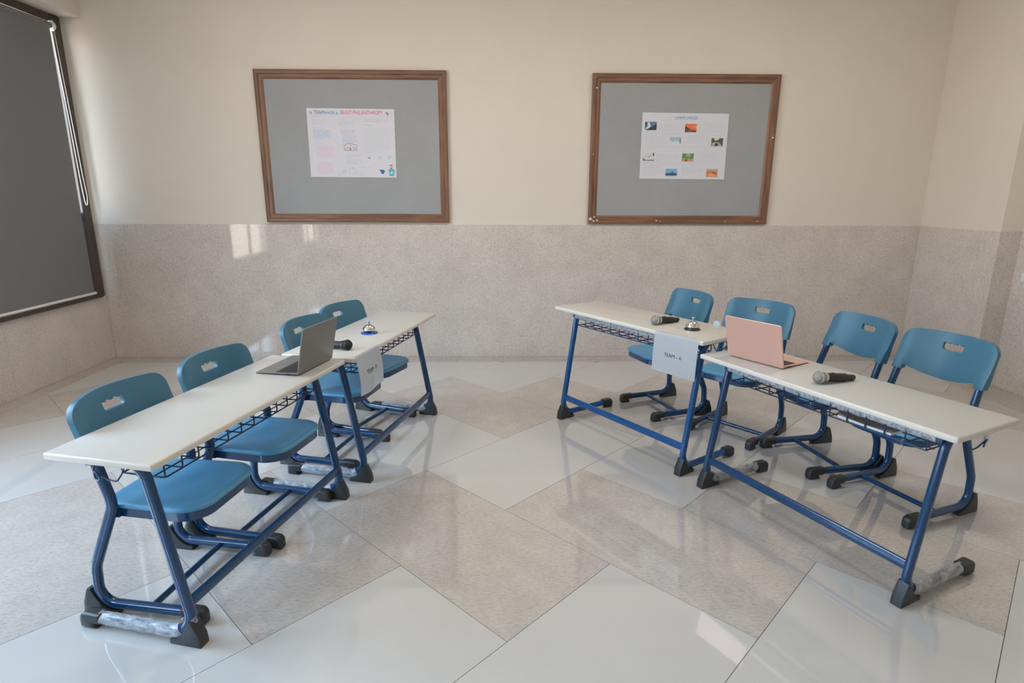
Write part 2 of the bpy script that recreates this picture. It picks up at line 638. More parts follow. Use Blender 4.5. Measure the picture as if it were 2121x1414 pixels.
# beam above the windows
bm = bmesh.new(); box(bm, XL - 0.02, -3.40, YF, YB + 0.01, 2.83, ZC, 0.004, 2)
struct('trim_1', bm, M['paint'])

# ---- right wall: pier near the back, recess towards the camera
bm = bmesh.new()
box(bm, XR + 0.012, XR2 + TH, YS + 0.012, YB + 0.02, 0, ZC)
box(bm, XR2 + 0.012, XR2 + TH, YF - TH, YS + 0.012, 0, ZC)
wall_right = struct('wall_right', bm, M['paint'])
panels(wall_right, [(XR, XR + 0.014, YS, YB, 0, ZW), (XR + .0145, XR2 + 0.012, YS, YS + 0.014, 0, ZW),
                    (XR2, XR2 + 0.014, 0.66, YS - .0006, 0, ZW), (XR2, XR2 + 0.014, -0.56, 0.659, 0, ZW),
                    (XR2, XR2 + 0.014, YF, -0.561, 0, ZW)])

# ---- rear wall (behind the camera) with two wide windows
bm = bmesh.new()
x = XL - TH
for (a, c, z0, z1) in REAR:
    box(bm, x, a, YF - TH, YF, 0, ZC)
    box(bm, a, c, YF - TH, YF, 0, z0)
    box(bm, a, c, YF - TH, YF, z1, ZC)
    x = c
box(bm, x, XR2 + TH, YF - TH, YF, 0, ZC)
struct('wall_front', bm, M['paint'])

# ---- windows
def window(name, ax, c, a0, a1, z0, z1, mull, dp=-0.13, gl=-0.080, W=0.06):
    """frame of dark aluminium set in the opening; ax 'x': the wall plane is x = c"""
    root = bpy.data.objects.new(name, None)
    COL.objects.link(root)
    root['kind'] = 'structure'
    def bar(nm, a, b, p, q, d0, d1, mt, bev=0.004):
        b_ = bmesh.new()
        if ax == 'x':
            box(b_, c + d0, c + d1, a, b, p, q, bev, 1)
        else:
            box(b_, a, b, c + d0, c + d1, p, q, bev, 1)
        obj(nm, b_, mt, root)
    bar('jamb', a0, a0 + W, z0, z1, dp, 0.0, M['frame_brown'])
    bar('jamb', a1 - W, a1, z0, z1, dp, 0.0, M['frame_brown'])
    bar('head_rail', a0 + W, a1 - W, z1 - W, z1, dp, 0.0, M['frame_brown'])
    bar('sill_rail', a0 + W, a1 - W, z0, z0 + 0.035, -0.13, 0.034 if ax == 'x' else 0.0, M['frame_brown'])
    n = mull
    for i in range(1, n):
        p = a0 + W + (a1 - a0 - 2 * W) * i / n
        bar('mullion', p - 0.022, p + 0.022, z0 + .035, z1 - W, gl - .012, gl + .018, M['frame_brown'])
    for i in range(n):
        p = a0 + W + (a1 - a0 - 2 * W) * i / n
        q = a0 + W + (a1 - a0 - 2 * W) * (i + 1) / n
        bar('pane', p + .022, q - .022, z0 + .035, z1 - W, gl, gl + .004, M['glass'], 0)
    return root
w1 = window('window_1', 'x', XL, *WIN1, 2, -0.034, -0.030)
# the wide dark jamb next to the back wall
bm = bmesh.new(); box(bm, XL - 0.022, XL + 0.004, 2.634, 2.735, WIN1[2], WIN1[3], 0.003, 1)
obj('jamb', bm, M['frame_brown'], w1)
bm = bmesh.new(); box(bm, XL - 0.022, XL + 0.002, 2.565, 2.6335, WIN1[2] + .035, 1.30, 0.003, 1)
obj('sash_stile', bm, M['frame_brown'], w1)
bm = bmesh.new(); box(bm, XL + 0.002, XL + 0.012, 2.60, 2.632, 1.235, 1.275, 0.003, 1)
obj('latch', bm, M['black'], w1)
window('window_2', 'x', XL, *WIN2, 2)
window('window_3', 'x', XL, *WIN3, 3)
for i, w in enumerate(REAR):
    window('window_%d' % (4 + i), 'y', YF, *w, 3)

# ---- bodies of the added ceiling fill panels, out of view
for i, (lx, ly) in enumerate(FILL_LAMPS):
    bm = bmesh.new(); box(bm, lx - .32, lx + .32, ly - .32, ly + .32, ZC - .035, ZC, 0.004, 1)
    o = obj('trim_%d' % (2 + i), bm, M['white_plastic']); o['kind'] = 'structure'
    bm = bmesh.new(); box(bm, lx - .29, lx + .29, ly - .29, ly + .29, ZC - .038, ZC - .034)
    obj('fill_lamp_panel', bm, M['fill_lamp'], o)

# ================================================================== ROLLER BLIND
rb = empty('roller_blind', 'dark grey roller blind drawn down over the left window', 'blind', (XL + 0.016, 1.6, 0.6))
BYA, BYB = 0.60, 2.586
bm = bmesh.new(); box(bm, -0.0006, 0.0006, BYA - 1.6, BYB - 1.6, 0.03, 2.12)
obj('fabric', bm, M['blind'], rb)
bm = bmesh.new(); sweep(bm, [V(-0.012, BYA - 1.6, 2.135), V(-0.012, BYB - 1.6 + .02, 2.135)], 0.024, 0.024, (1, 0, 0), 20)
obj('roller_tube', bm, M['blind'], rb, 40)
bm = bmesh.new(); sweep(bm, [V(0, BYA - 1.6, 0.018), V(0, BYB - 1.6 + .02, 0.018)], 0.013, 0.010, (1, 0, 0), 14)
obj('hem_bar', bm, M['white_plastic'], rb, 40, label='white rounded hem bar')
bm = bmesh.new()
sweep(bm, [V(-0.012, BYB - 1.6 + .02, 2.135), V(-0.012, BYB - 1.6 + .045, 2.135)], 0.036, 0.036, (1, 0, 0), 24)
box(bm, -0.04, 0.01, BYB - 1.6 + .03, BYB - 1.6 + .045, 2.10, 2.175, 0.003, 1)
obj('bracket', bm, M['white_plastic'], rb, 40, label='white end bracket')
bm = bmesh.new()
cy0 = BYB - 1.6 + .05
pts = [V(-.012, cy0 - .022, 2.12), V(.0, cy0 - .01, 1.6), V(.008, cy0 + .0, 0.95), V(.012, cy0 + .004, 0.80), V(.012, cy0 + .018, 0.755), V(.012, cy0 + .034, 0.775),
       V(.012, cy0 + .044, 0.84), V(.008, cy0 + .036, 1.0), V(.0, cy0 + .02, 1.6), V(-.012, cy0 + .012, 2.12)]
sweep(bm, fillet(pts, 0.05, 5), 0.0030, 0.0030, (1, 0, 0), 6)
obj('bead_chain', bm, M['cord'], rb, 60)

# small switch plate on the right wall at the edge of the view
sw = empty('switch_plate', 'small white switch plate on the stone cladding at the right edge', 'switch', (XR2, 1.74, 0.87))
bm = bmesh.new(); box(bm, -0.009, 0.0, -0.06, 0.06, -0.035, 0.035, 0.003, 2); obj('plate', bm, M['white_plastic'], sw)
for k in (-0.028, 0.028):
    bm = bmesh.new(); box(bm, -0.013, -0.008, k - .018, k + .018, -0.022, 0.022, 0.002, 1); obj('rocker', bm, M['white_plastic'], sw)

# ================================================================== NOTICE BOARDS
def board(label, x0, x1, z0, z1, chips):
    D = 0.032
    root = empty('notice_board', label, 'notice board', ((x0 + x1) / 2, YB + 0.012, (z0 + z1) / 2))
    hw, hh, W = (x1 - x0) / 2, (z1 - z0) / 2, 0.072
    bm = bmesh.new(); box(bm, -hw + .03, hw - .03, -0.014, 0, -hh + .03, hh - .03)
    obj('felt_panel', bm, M['felt'], root)
    # mitred moulding: (distance from outer edge, projection)
    prof = [(0, 0), (0, -D), (0.012, -D - .004), (0.030, -D - .002), (0.036, -D + .006), (0.058, -D + .006), (W, -0.016), (W, 0)]
    def rail(a, b, inward, mt):
        b_ = bmesh.new()
        A, B = Vector(a), Vector(b)
        d = (B - A).normalized()
        inw = Vector(inward)
        r0 = [b_.verts.new((A + d * p[0] + inw * p[0]).to_tuple()[:1] + (p[1],) + ((A + d * p[0] + inw * p[0]).z,)) for p in prof]
        r1 = [b_.verts.new((B - d * p[0] + inw * p[0]).to_tuple()[:1] + (p[1],) + ((B - d * p[0] + inw * p[0]).z,)) for p in prof]
        n = len(prof)
        fs = [b_.faces.new((r0[i], r0[(i + 1) % n], r1[(i + 1) % n], r1[i])) for i in range(n)]
        fs += [b_.faces.new(r0[::-1]), b_.faces.new(r1)]
        bmesh.ops.recalc_face_normals(b_, faces=fs)
        obj('frame_rail', b_, mt, root)
    rail((-hw, 0, hh), (hw, 0, hh), (0, 0, -1), M['wood_h'])
    rail((-hw, 0, -hh), (hw, 0, -hh), (0, 0, 1), M['wood_h'])
    rail((-hw, 0, -hh), (-hw, 0, hh), (1, 0, 0), M['wood_v'])
    rail((hw, 0, -hh), (hw, 0, hh), (-1, 0, 0), M['wood_v'])
    if chips:
        b_ = bmesh.new()
        for (cx, cz, r) in chips:
            k = random.randint(3, 5)
            prism(b_, [(cx + r * random.uniform(.5, 1) * math.cos(6.283 * i / k), cz + r * random.uniform(.5, 1) * math.sin(6.283 * i / k)) for i in range(k)], 'y', -D - .0052, -D + .002)
        obj('chipped_paint', b_, flat((0.62, 0.57, 0.50)), root, label='pale chips in the moulding', kind='stuff')
    return root
board('brown framed grey notice board with the hand drawn poster, nearer the window', -2.051, -0.467, 1.223, 2.455, None)
board('brown framed grey notice board with the printed photo poster and chipped frame', 0.752, 2.335, 1.216, 2.444,
      [(-.775, -.575, .022), (-.745, -.59, .018), (-.715, -.585, .018), (-.74, -.555, .012), (-.19, -.585, .010), (-.155, -.59, .008),
       (.768, .115, .013), (.71, -.59, .010), (-.755, .50, .010), (-.765, .58, .006), (.42, -.592, .007), (-.765, -.03, .007), (.772, .135, .008)])

# ---- posters (flat print on thin paper)
def quad(bm, x0, x1, z0, z1, y, mi=0, sk=0.0):
    f = bm.faces.new([bm.verts.new(p) for p in ((x0, y, z0), (x1, y, z0 + sk), (x1, y, z1 + sk), (x0, y, z1))])
    f.material_index = mi
    return f
def poly(bm, pts, y, mi=0):
    f = bm.faces.new([bm.verts.new((p[0], y, p[1])) for p in pts])
    f.material_index = mi
    if f.normal.y > 0 or True:
        f.normal_update()
        if f.normal.y > 0:
            f.normal_flip()

def scribble(root, name, color, x0, x1, z1, rows, dz, h=0.0022, wobble=0.0015, fill=0.86, last=0.6):
    b_ = bmesh.new()
    for r in range(rows):
        z = z1 - r * dz + random.uniform(-wobble, wobble)
        x = x0 + random.uniform(0, 0.006)
        xe = x1 - random.uniform(0, (x1 - x0) * 0.10)
        if r == rows - 1:
            xe = x0 + (x1 - x0) * last
        while x < xe:
            w = random.uniform(0.007, 0.022)
            w = min(w, xe - x)
            nx = max(1, int(w / 0.0045))
            for i in range(nx):      # small strokes standing for handwriting too small to read
                a = x + w * i / nx
                hh = h * random.uniform(0.5, 1.5)
                quad(b_, a, a + w / nx * fill, z - hh / 2, z + hh / 2, -0.0009)
            x += w + 0.005
    return obj(name, b_, flat(color), root)

ypos = YB - 0.004
p1 = empty('poster', 'white hand drawn poster with blue and pink lettering pinned on the left board', 'poster', (-1.279, ypos - .0005, 1.880))
b_ = bmesh.new()
prism(b_, [(-.366, -.277), (.366, -.280), (.369, .273), (-.363, .279)], 'y', -0.0006, 0.0006)
obj('paper_sheet', b_, M['poster_paper'], p1)
def lay(o, x, z, rot=0.0):
    o.location = (x, -0.0012, z)
    o.rotation_euler = (math.pi / 2, rot, 0)
lay(text_mesh('#', 0.036, flat((0.22, 0.22, 0.25)), parent=p1), -.328, .243)
lay(text_mesh('TEAM', 0.042, flat((0.03, 0.16, 0.42)), parent=p1, sx=.84), -.258, .243)
lay(text_mesh('WATER', 0.031, flat((0.05, 0.20, 0.42)), parent=p1, sx=.80), -.170, .241)
lay(text_mesh('&', 0.024, flat((0.08, 0.10, 0.16)), parent=p1), -.112, .238)
b_ = bmesh.new()
poly(b_, [(-.112 + .021 * math.cos(a * .5236), .241 + .021 * math.sin(a * .5236)) for a in range(12)], -0.0007)
obj('colour_patch', b_, flat((0.52, 0.66, 0.80)), p1)
lay(text_mesh('BEAST PHILANTHROPY', 0.043, flat((0.78, 0.08, 0.28)), parent=p1, sx=.80), .095, .243)
b_ = bmesh.new()
poly(b_, [(.292, .250), (.312, .247), (.322, .240), (.318, .222), (.305, .231)], -0.0010)
obj('lettering', b_, flat((0.40, 0.16, 0.30)), p1)
scribble(p1, 'handwriting', (0.62, 0.36, 0.44), -.315, -.20, .216, 1, .012)
scribble(p1, 'handwriting', (0.36, 0.50, 0.70), -.328, -.185, .194, 5, .0105)
scribble(p1, 'handwriting', (0.55, 0.34, 0.40), -.325, -.25, .123, 1, .012)
scribble(p1, 'handwriting', (0.24, 0.46, 0.72), -.325, -.165, .105, 9, .0085, .0034)
scribble(p1, 'handwriting', (0.60, 0.38, 0.46), -.31, -.25, -.002, 1, .012)
scribble(p1, 'handwriting', (0.78, 0.42, 0.50), -.308, -.155, -.022, 11, .0095, .003)
scribble(p1, 'handwriting', (0.80, 0.38, 0.48), -.308, -.165, -.158, 11, .0092, .003)
scribble(p1, 'handwriting', (0.68, 0.36, 0.46), -.105, .015, .205, 2, .014)
scribble(p1, 'handwriting', (0.36, 0.36, 0.50), -.108, .03, .176, 4, .0105)
scribble(p1, 'handwriting', (0.62, 0.38, 0.46), -.095, .035, .122, 1, .012)
scribble(p1, 'handwriting', (0.36, 0.34, 0.46), -.09, .04, .108, 5, .0095)
scribble(p1, 'handwriting', (0.22, 0.30, 0.60), -.08, .045, .062, 7, .0105)
scribble(p1, 'handwriting', (0.24, 0.32, 0.62), -.065, .07, -.095, 3, .0115)
scribble(p1, 'handwriting', (0.26, 0.34, 0.62), -.055, .09, -.135, 4, .0115)
scribble(p1, 'handwriting', (0.34, 0.36, 0.42), .105, .335, .192, 3, .0115)
scribble(p1, 'handwriting', (0.30, 0.40, 0.42), .105, .235, .145, 1, .0115, .0032)
scribble(p1, 'handwriting', (0.46, 0.60, 0.56), .11, .335, .122, 8, .0115)
scribble(p1, 'handwriting', (0.42, 0.60, 0.58), .11, .345, .028, 8, .0125)
scribble(p1, 'handwriting', (0.36, 0.62, 0.56), .115, .245, -.070, 1, .0115, .003)
scribble(p1, 'handwriting', (0.10, 0.10, 0.12), .128, .175, -.118, 1, .0115, .010)
scribble(p1, 'handwriting', (0.24, 0.24, 0.28), .21, .255, -.112, 2, .014, .004)
scribble(p1, 'handwriting', (0.24, 0.24, 0.28), .295, .335, -.108, 2, .014, .004)
scribble(p1, 'handwriting', (0.50, 0.52, 0.58), .045, .20, -.196, 1, .02, .004)
# the drawings
def strokes(root, lines, color, w=0.0022):
    b = bmesh.new()
    for a, c in lines:
        A, B = V(*a), V(*c)
        d = (B - A).normalized()
        nrm = V(-d.y, d.x) * w / 2
        poly(b, [A + nrm, B + nrm, B - nrm, A - nrm], -0.0010)
    return obj('line_drawing', b, flat(color), root)
strokes(p1, [((-.074, -.020), (-.018, .002)), ((-.018, .002), (.046, -.018))], (0.16, 0.15, 0.15), .0036)
strokes(p1, [((-.066, -.058), (.046, -.058)), ((-.066, -.022), (-.066, -.058)), ((.040, -.022), (.040, -.058)), ((-.052, -.032), (-.034, -.032)), ((-.034, -.032), (-.034, -.050)),
             ((-.052, -.050), (-.034, -.050)), ((-.052, -.032), (-.052, -.050)), ((.010, -.032), (.026, -.032)), ((.026, -.032), (.026, -.050)), ((.010, -.050), (.026, -.050)), ((.010, -.032), (.010, -.050))], (0.20, 0.20, 0.22), .003)
b_ = bmesh.new(); quad(b_, -.022, -.008, -.058, -.034, -0.001); quad(b_, -.018, -.010, -.020, -.008, -0.001)
obj('line_drawing', b_, flat((0.42, 0.20, 0.24)), p1)
strokes(p1, [((-.035, -.205), (.020, -.205)), ((-.035, -.205), (-.036, -.248)), ((.020, -.205), (.024, -.248)), ((-.036, -.248), (.024, -.248)), ((-.012, -.205), (-.006, -.194)), ((-.006, -.194), (0, -.205)),
             ((-.095, -.235), (-.075, -.212)), ((-.075, -.212), (-.062, -.235)), ((-.098, -.248), (-.050, -.212)), ((-.085, -.250), (-.070, -.235)), ((-.14, -.262), (-.10, -.245)), ((.03, -.245), (.05, -.243)), ((.055, -.243), (.08, -.26))], (0.36, 0.36, 0.38), .0022)
b_ = bmesh.new()
poly(b_, [(.222, -.217), (.240, -.212), (.262, -.218), (.270, -.232), (.262, -.236), (.258, -.246), (.248, -.252), (.238, -.244), (.234, -.232)], -0.0010)
obj('blue_emblem', b_, flat((0.02, 0.11, 0.45)), p1)
b_ = bmesh.new(); poly(b_, [(.234, -.222), (.248, -.219), (.244, -.228)], -0.0013); obj('blue_emblem', b_, flat((0.10, 0.32, 0.72)), p1)
def person_drawing(root):
    b = bmesh.new()
    poly(b, [(.300, -.214), (.308, -.209), (.322, -.208), (.340, -.209), (.350, -.214), (.358, -.232), (.349, -.236), (.345, -.228), (.346, -.266), (.305, -.266), (.306, -.228), (.302, -.234), (.296, -.230)], -0.0010)
    obj('shirt_drawing', b, flat((0.08, 0.48, 0.56)), root)
    b = bmesh.new()
    poly(b, [(.324 + .0115 * math.cos(a * .5236), -.193 + .017 * math.sin(a * .5236)) for a in range(12)], -0.0011)
    obj('face_drawing', b, flat((0.72, 0.42, 0.34)), root)
    b = bmesh.new()
    poly(b, [(.351, -.234), (.358, -.232), (.360, -.246), (.355, -.247)], -0.0011)
    obj('hand_drawing', b, flat((0.72, 0.42, 0.34)), root)
    b = bmesh.new()
    poly(b, [(.312, -.190), (.313, -.176), (.322, -.172), (.334, -.175), (.336, -.188), (.331, -.180), (.318, -.181)], -0.0014)
    poly(b, [(.315, -.199), (.324, -.203), (.333, -.199), (.330, -.210), (.318, -.210)], -0.0014)
    obj('hair_drawing', b, flat((0.34, 0.12, 0.07)), root)
    b = bmesh.new()
    poly(b, [(.325 + .0095 * math.cos(a * .5236), -.240 + .0095 * math.sin(a * .5236)) for a in range(12)], -0.0013)
    obj('shirt_drawing', b, flat((0.55, 0.72, 0.78)), root)
person_drawing(p1)

p2 = empty('poster', 'white printed poster of eight small photos pinned on the right board', 'poster', (1.557, ypos - .0005, 1.868))
b_ = bmesh.new()
prism(b_, [(-.369, -.268), (.373, -.272), (.368, .267), (-.371, .273)], 'y', -0.0006, 0.0006)
obj('paper_sheet', b_, M['poster_paper'], p2)
lay(text_mesh('CLIMATE CHANGES', 0.034, flat((0.05, 0.33, 0.62)), parent=p2, sx=.66), .005, .230)
strokes(p2, [((-.368, -.003), (.369, -.003)), ((0, -.268), (0, .20))], (0.50, 0.50, 0.58), .0014)
def photo(cx, cz, base, shapes):
    w, h = .050, .0335
    b = bmesh.new()
    quad(b, cx - w, cx + w, cz - h, cz + h, -0.0010, 0)
    mats = [flat(base, .35)]
    for i, (c, pts) in enumerate(shapes):
        mats.append(flat(c, .35))
        poly(b, [(cx + p[0] * w, cz + p[1] * h) for p in pts], -0.0011 - .00015 * i, i + 1)
    obj('printed_photo', b, mats, p2)
photo(-.295, .165, (0.10, 0.20, 0.36), [((0.60, 0.72, 0.80), [(-.3, 1), (-.1, .4), (.0, -.1), (-.6, -.9), (-1, -1), (-.5, 0), (-.6, .6)]), ((0.05, 0.05, 0.06), [(-1, -1), (1, -1), (1, .5), (.3, -.1), (-.3, -.5)]), ((0.04, 0.06, 0.10), [(-1, 1), (-1, -.2), (-.7, .2), (-.7, .8)])])
photo(.050, .150, (0.80, 0.18, 0.06), [((0.88, 0.32, 0.10), [(.0, .4), (1, -.1), (1, .6)]), ((0.14, 0.06, 0.05), [(-1, -1), (1, -1), (.9, -.6), (.2, -.5), (-.4, .0), (-1, .6)]), ((0.20, 0.14, 0.08), [(-.6, -.8), (.2, -.9), (.1, -.4), (-.5, -.3)])])
photo(-.077, .042, (0.34, 0.50, 0.62), [((0.62, 0.68, 0.72), [(-1, -1), (1, -1), (1, -.3), (.2, .2), (-.4, -.1), (-1, .3)]), ((0.16, 0.18, 0.20), [(.78, -.6), (.92, -.6), (.92, .7), (.78, .7)])])
photo(.285, .036, (0.10, 0.10, 0.09), [((0.60, 0.66, 0.62), [(-.6, 1), (.4, 1), (.1, .5), (-.4, .4)]), ((0.42, 0.40, 0.36), [(-.9, -.2), (-.2, .1), (.5, -.2), (.9, -1), (-.9, -1)]), ((0.05, 0.05, 0.05), [(-.4, -.9), (.1, -.9), (.2, -.3), (-.3, -.2)])])
photo(-.300, -.085, (0.62, 0.64, 0.68), [((0.34, 0.36, 0.38), [(-.2, -.1), (.5, .5), (.6, .4), (0, -.2)]), ((0.05, 0.05, 0.06), [(.75, .2), (.95, .2), (.95, 1), (.75, .9)]), ((0.20, 0.21, 0.22), [(-1, -1), (1, -1), (1, -.7), (-.4, -.8), (-.9, -.4), (-1, -.2)])])
photo(.042, -.090, (0.12, 0.26, 0.10), [((0.30, 0.46, 0.24), [(-.3, 1), (.3, 1), (.5, .2), (-.3, .2)]), ((0.62, 0.30, 0.16), [(-1, -1), (-.8, -.2), (-.4, -.1), (-.2, -.6), (.2, -.1), (.6, -.5), (.9, 0), (1, -1)]), ((0.10, 0.05, 0.04), [(-.5, -.9), (-.4, -.3), (-.2, -.6), (0, -.9)])])
photo(-.094, -.217, (0.20, 0.46, 0.70), [((0.06, 0.10, 0.14), [(-1, -.7), (1, -.7), (1, -.1), (.3, 0), (.25, .4), (.15, .4), (.1, 0), (-1, -.1)]), ((0.50, 0.54, 0.58), [(-1, -1), (1, -1), (1, -.7), (-1, -.7)])])
photo(.262, -.217, (0.66, 0.24, 0.12), [((0.44, 0.46, 0.30), [(-1, 1), (1, 1), (1, .5), (-1, .6)]), ((0.78, 0.38, 0.22), [(-.8, -.8), (-.3, -.1), (.2, -.3), (.8, -.9)]), ((0.36, 0.10, 0.06), [(-.1, .3), (.5, .2), (.9, -.3), (.3, -.2)])])
INK = (0.44, 0.44, 0.52); RED = (0.74, 0.44, 0.46)
for args in [(RED, -.20, -.02, .212, 1), (RED, -.12, -.04, .195, 1), (INK, -.225, -.02, .178, 5), (INK, -.345, -.01, .108, 3), (INK, -.345, -.14, .068, 7),
             (RED, .115, .245, .204, 1), (INK, .115, .34, .188, 7), (INK, .02, .33, .090, 2), (INK, .02, .225, .062, 3),
             (RED, -.20, -.08, -.038, 1), (INK, -.235, -.03, -.068, 4), (INK, -.355, -.03, -.128, 3), (INK, -.350, -.16, -.168, 6),
             (RED, .115, .225, -.040, 1), (INK, .115, .33, -.056, 6), (INK, .0, .32, -.140, 2), (INK, .0, .20, -.176, 4)]:
    c, xa, xb, z, rows = args
    scribble(p2, 'handwriting', c, xa, xb, z, rows, .0138, .0022)

# ================================================================== CHAIRS
def grip_hole(w, h, r):
    """handle hole outline: flat bottom, three finger scallops on top"""
    pts = [(-w, -h + r), (-w + r * .3, -h + r * .3), (-w + r, -h), (w - r, -h), (w - r * .3, -h + r * .3), (w, -h + r), (w, h * .50), (w * .93, h * .62)]
    for k in range(3):
        c = w * (0.667 - 0.667 * k)
        for a in (0.0, 0.2, 0.4, 0.6, 0.8, 1.0):
            pts.append((c + w * .215 * math.cos(math.pi * a), h * .62 + h * .0 - h * .34 * math.sin(math.pi * a)))
    pts += [(-w * .93, h * .62), (-w, h * .50)]
    return pts

def make_backrest():
    t = math.radians(16.7)
    out = [(-.213, 0), (-.170, 0), (-.168, .024)]
    for i in range(1, 12):
        a = i / 12
        xx = -.168 + .336 * a
        out.append((xx, .024 - .034 * math.sin(math.pi * a) ** 0.8))
    out += [(.168, .024), (.170, 0), (.213, 0), (.2155, .07), (.2155, .135)]
    R_ = .062
    for i in range(0, 9):
        a = math.pi / 2 * i / 8
        out.append((.2155 - R_ + R_ * math.cos(a), .152 + R_ * math.sin(a)))
    for xx in (.10, .05, 0, -.05, -.10):
        out.append((xx, .214 + .003 * (1 - (xx / .16) ** 2)))
    for i in range(8, -1, -1):
        a = math.pi / 2 * i / 8
        out.append((-.2155 + R_ - R_ * math.cos(a), .152 + R_ * math.sin(a)))
    out += [(-.2155, .135), (-.2155, .07)]
    hole = [(x, z + .155) for x, z in grip_hole(.047, .0235, .012)]
    bm = bmesh.new()
    def loop(pts):
        vs = [bm.verts.new((p[0], 0, p[1])) for p in pts]
        return [bm.edges.new((vs[i], vs[(i + 1) % len(vs)])) for i in range(len(vs))]
    es = loop(out) + loop(hole)
    bmesh.ops.triangle_fill(bm, edges=es, use_beauty=True, use_dissolve=False)
    for i in range(-9, 10):
        g = bm.verts[:] + bm.edges[:] + bm.faces[:]
        bmesh.ops.bisect_plane(bm, geom=g, plane_co=(i * .0225, 0, 0), plane_no=(1, 0, 0), dist=1e-5)
    for z in (.05, .09, .12, .19):
        g = bm.verts[:] + bm.edges[:] + bm.faces[:]
        bmesh.ops.bisect_plane(bm, geom=g, plane_co=(0, 0, z), plane_no=(0, 0, 1), dist=1e-5)
    # give it thickness: front copy and back copy joined round the rims
    front = bm.faces[:]
    rim = [e for e in bm.edges if len(e.link_faces) == 1]
    ret = bmesh.ops.duplicate(bm, geom=bm.verts[:] + bm.edges[:] + bm.faces[:])
    vmap = ret['vert_map']
    fr_v = [v for f in front for v in f.verts]
    fset = set(fr_v)
    pairs = [(v, vmap[v]) for v in fset]
    hole_pts = set((round(a, 5), round(b, 5)) for a, b in hole)
    def thick(xx, zz):
        k = max(0.0, (abs(xx) - .135) / .06)
        k = min(1, k)
        low = max(0.0, min(1.0, (.095 - zz) / .06))
        return .0085 + (.0035 + .0100 * low) * (k * k * (3 - 2 * k))
    for a, b in pairs:
        xx, zz = a.co.x, a.co.z
        th = thick(xx, zz)
        a.co.y = th
        b.co.y = -th
    sides = []
    for e in rim:
        v0, v1 = e.verts
        sides.append(bm.faces.new((v0, v1, vmap[v1], vmap[v0])))
    bmesh.ops.recalc_face_normals(bm, faces=bm.faces[:])
    rim2 = set(e for f in sides for e in f.edges if any(g not in sides for g in e.link_faces))
    bmesh.ops.bevel(bm, geom=list(rim2), offset=.0065, segments=3, profile=.6, affect='EDGES', clamp_overlap=True)
    c, s = math.cos(t), math.sin(t)
    for v in bm.verts:
        xx, yy, zz = v.co
        sag = -.052 * max(0.0, 1 - (xx / .176) ** 2) ** 1.25
        yy += sag
        v.co = (xx, -.086 + yy * c - zz * s, .583 + zz * c + yy * s * 0.3)
    return bm

SEAT_OUT = []
def seat_outline(off=0.0):
    hw, y0, y1, rf, rr = .186 + off, -.112 - off, .258 + off, .088 + off, .05 + off
    pts = []
    for cx, cy_, r, a0 in ((hw - rf, y1 - rf, rf, 0), (-hw + rf, y1 - rf, rf, 90), (-hw + rr + .006, y0 + rr, rr, 180), (hw - rr - .006, y0 + rr, rr, 270)):
        for k in range(9):
            a = math.radians(a0 + 90 * k / 8)
            pts.append(V(cx + r * math.cos(a), cy_ + r * math.sin(a)))
    # a gentle outward bow along the front edge
    return [V(p.x, p.y + (.012 * (1 - (p.x / hw) ** 2) if p.y > y1 - .03 else 0)) for p in pts]

def make_seat():
    bm = bmesh.new()
    rings = []
    zz = [(-.010, .403), (.0, .407), (.003, .413), (.001, .420), (-.007, .4255)]
    for off, z in zz:
        rings.append([bm.verts.new((p.x, p.y, z)) for p in seat_outline(off)])
    base = seat_outline(-.007)
    c = V(0, .07)
    for k in (.88, .72, .55, .38, .2):
        ring = []
        for p in base:
            q = c + (p - c) * k
            d = .0125 * (1 - k) ** 0.8
            ring.append(bm.verts.new((q.x, q.y, .4265 - d - .004 * max(0, q.y - .17) / .08)))
        rings.append(ring)
    n = len(rings[0])
    for A, B in zip(rings, rings[1:]):
        for j in range(n):
            bm.faces.new((A[j], A[(j + 1) % n], B[(j + 1) % n], B[j]))
    cv = bm.verts.new((c.x, c.y, .413))
    for j in range(n):
        bm.faces.new((rings[-1][j], rings[-1][(j + 1) % n], cv))
    bm.faces.new(rings[0][::-1])
    bmesh.ops.recalc_face_normals(bm, faces=bm.faces[:])
    return bm

def make_seat_rim():
    bm = bmesh.new()
    o, i_ = seat_outline(-.006), seat_outline(-.012)
    prof = [(o, .372), (o, .404), (i_, .404), (i_, .372)]
    rings = [[bm.verts.new((p.x, p.y, z)) for p in pl] for pl, z in prof]
    n = len(o)
    for k in range(4):
        A, B = rings[k], rings[(k + 1) % 4]
        for j in range(n):
            bm.faces.new((A[j], A[(j + 1) % n], B[(j + 1) % n], B[j]))
    # two welded plates across the underside
    box(bm, -.19, .19, -.055, -.035, .376, .402)
    box(bm, -.175, .175, .10, .12, .390, .402)
    bmesh.ops.recalc_face_normals(bm, faces=bm.faces[:])
    return bm

XC = .201
CH_PATH = [V(0, -.0985, .625), V(0, -.046, .450), V(0, -.046, .418), V(0, -.151, .180), V(0, -.159, .036), V(0, .235, .036)]
def chair_frame_bm(x):
    bm = bmesh.new()
    s_ = 1 if x > 0 else -1
    path = fillet([p + V(s_ * (.201 if p.z < .2 else .1995 if p.z < .5 else .1915), 0, 0) for p in CH_PATH], [0, .10, .10, .12, .075, 0], 10)
    sweep(bm, path, .0185, .0150, (1, 0, 0), 14, power=2.4)
    return bm

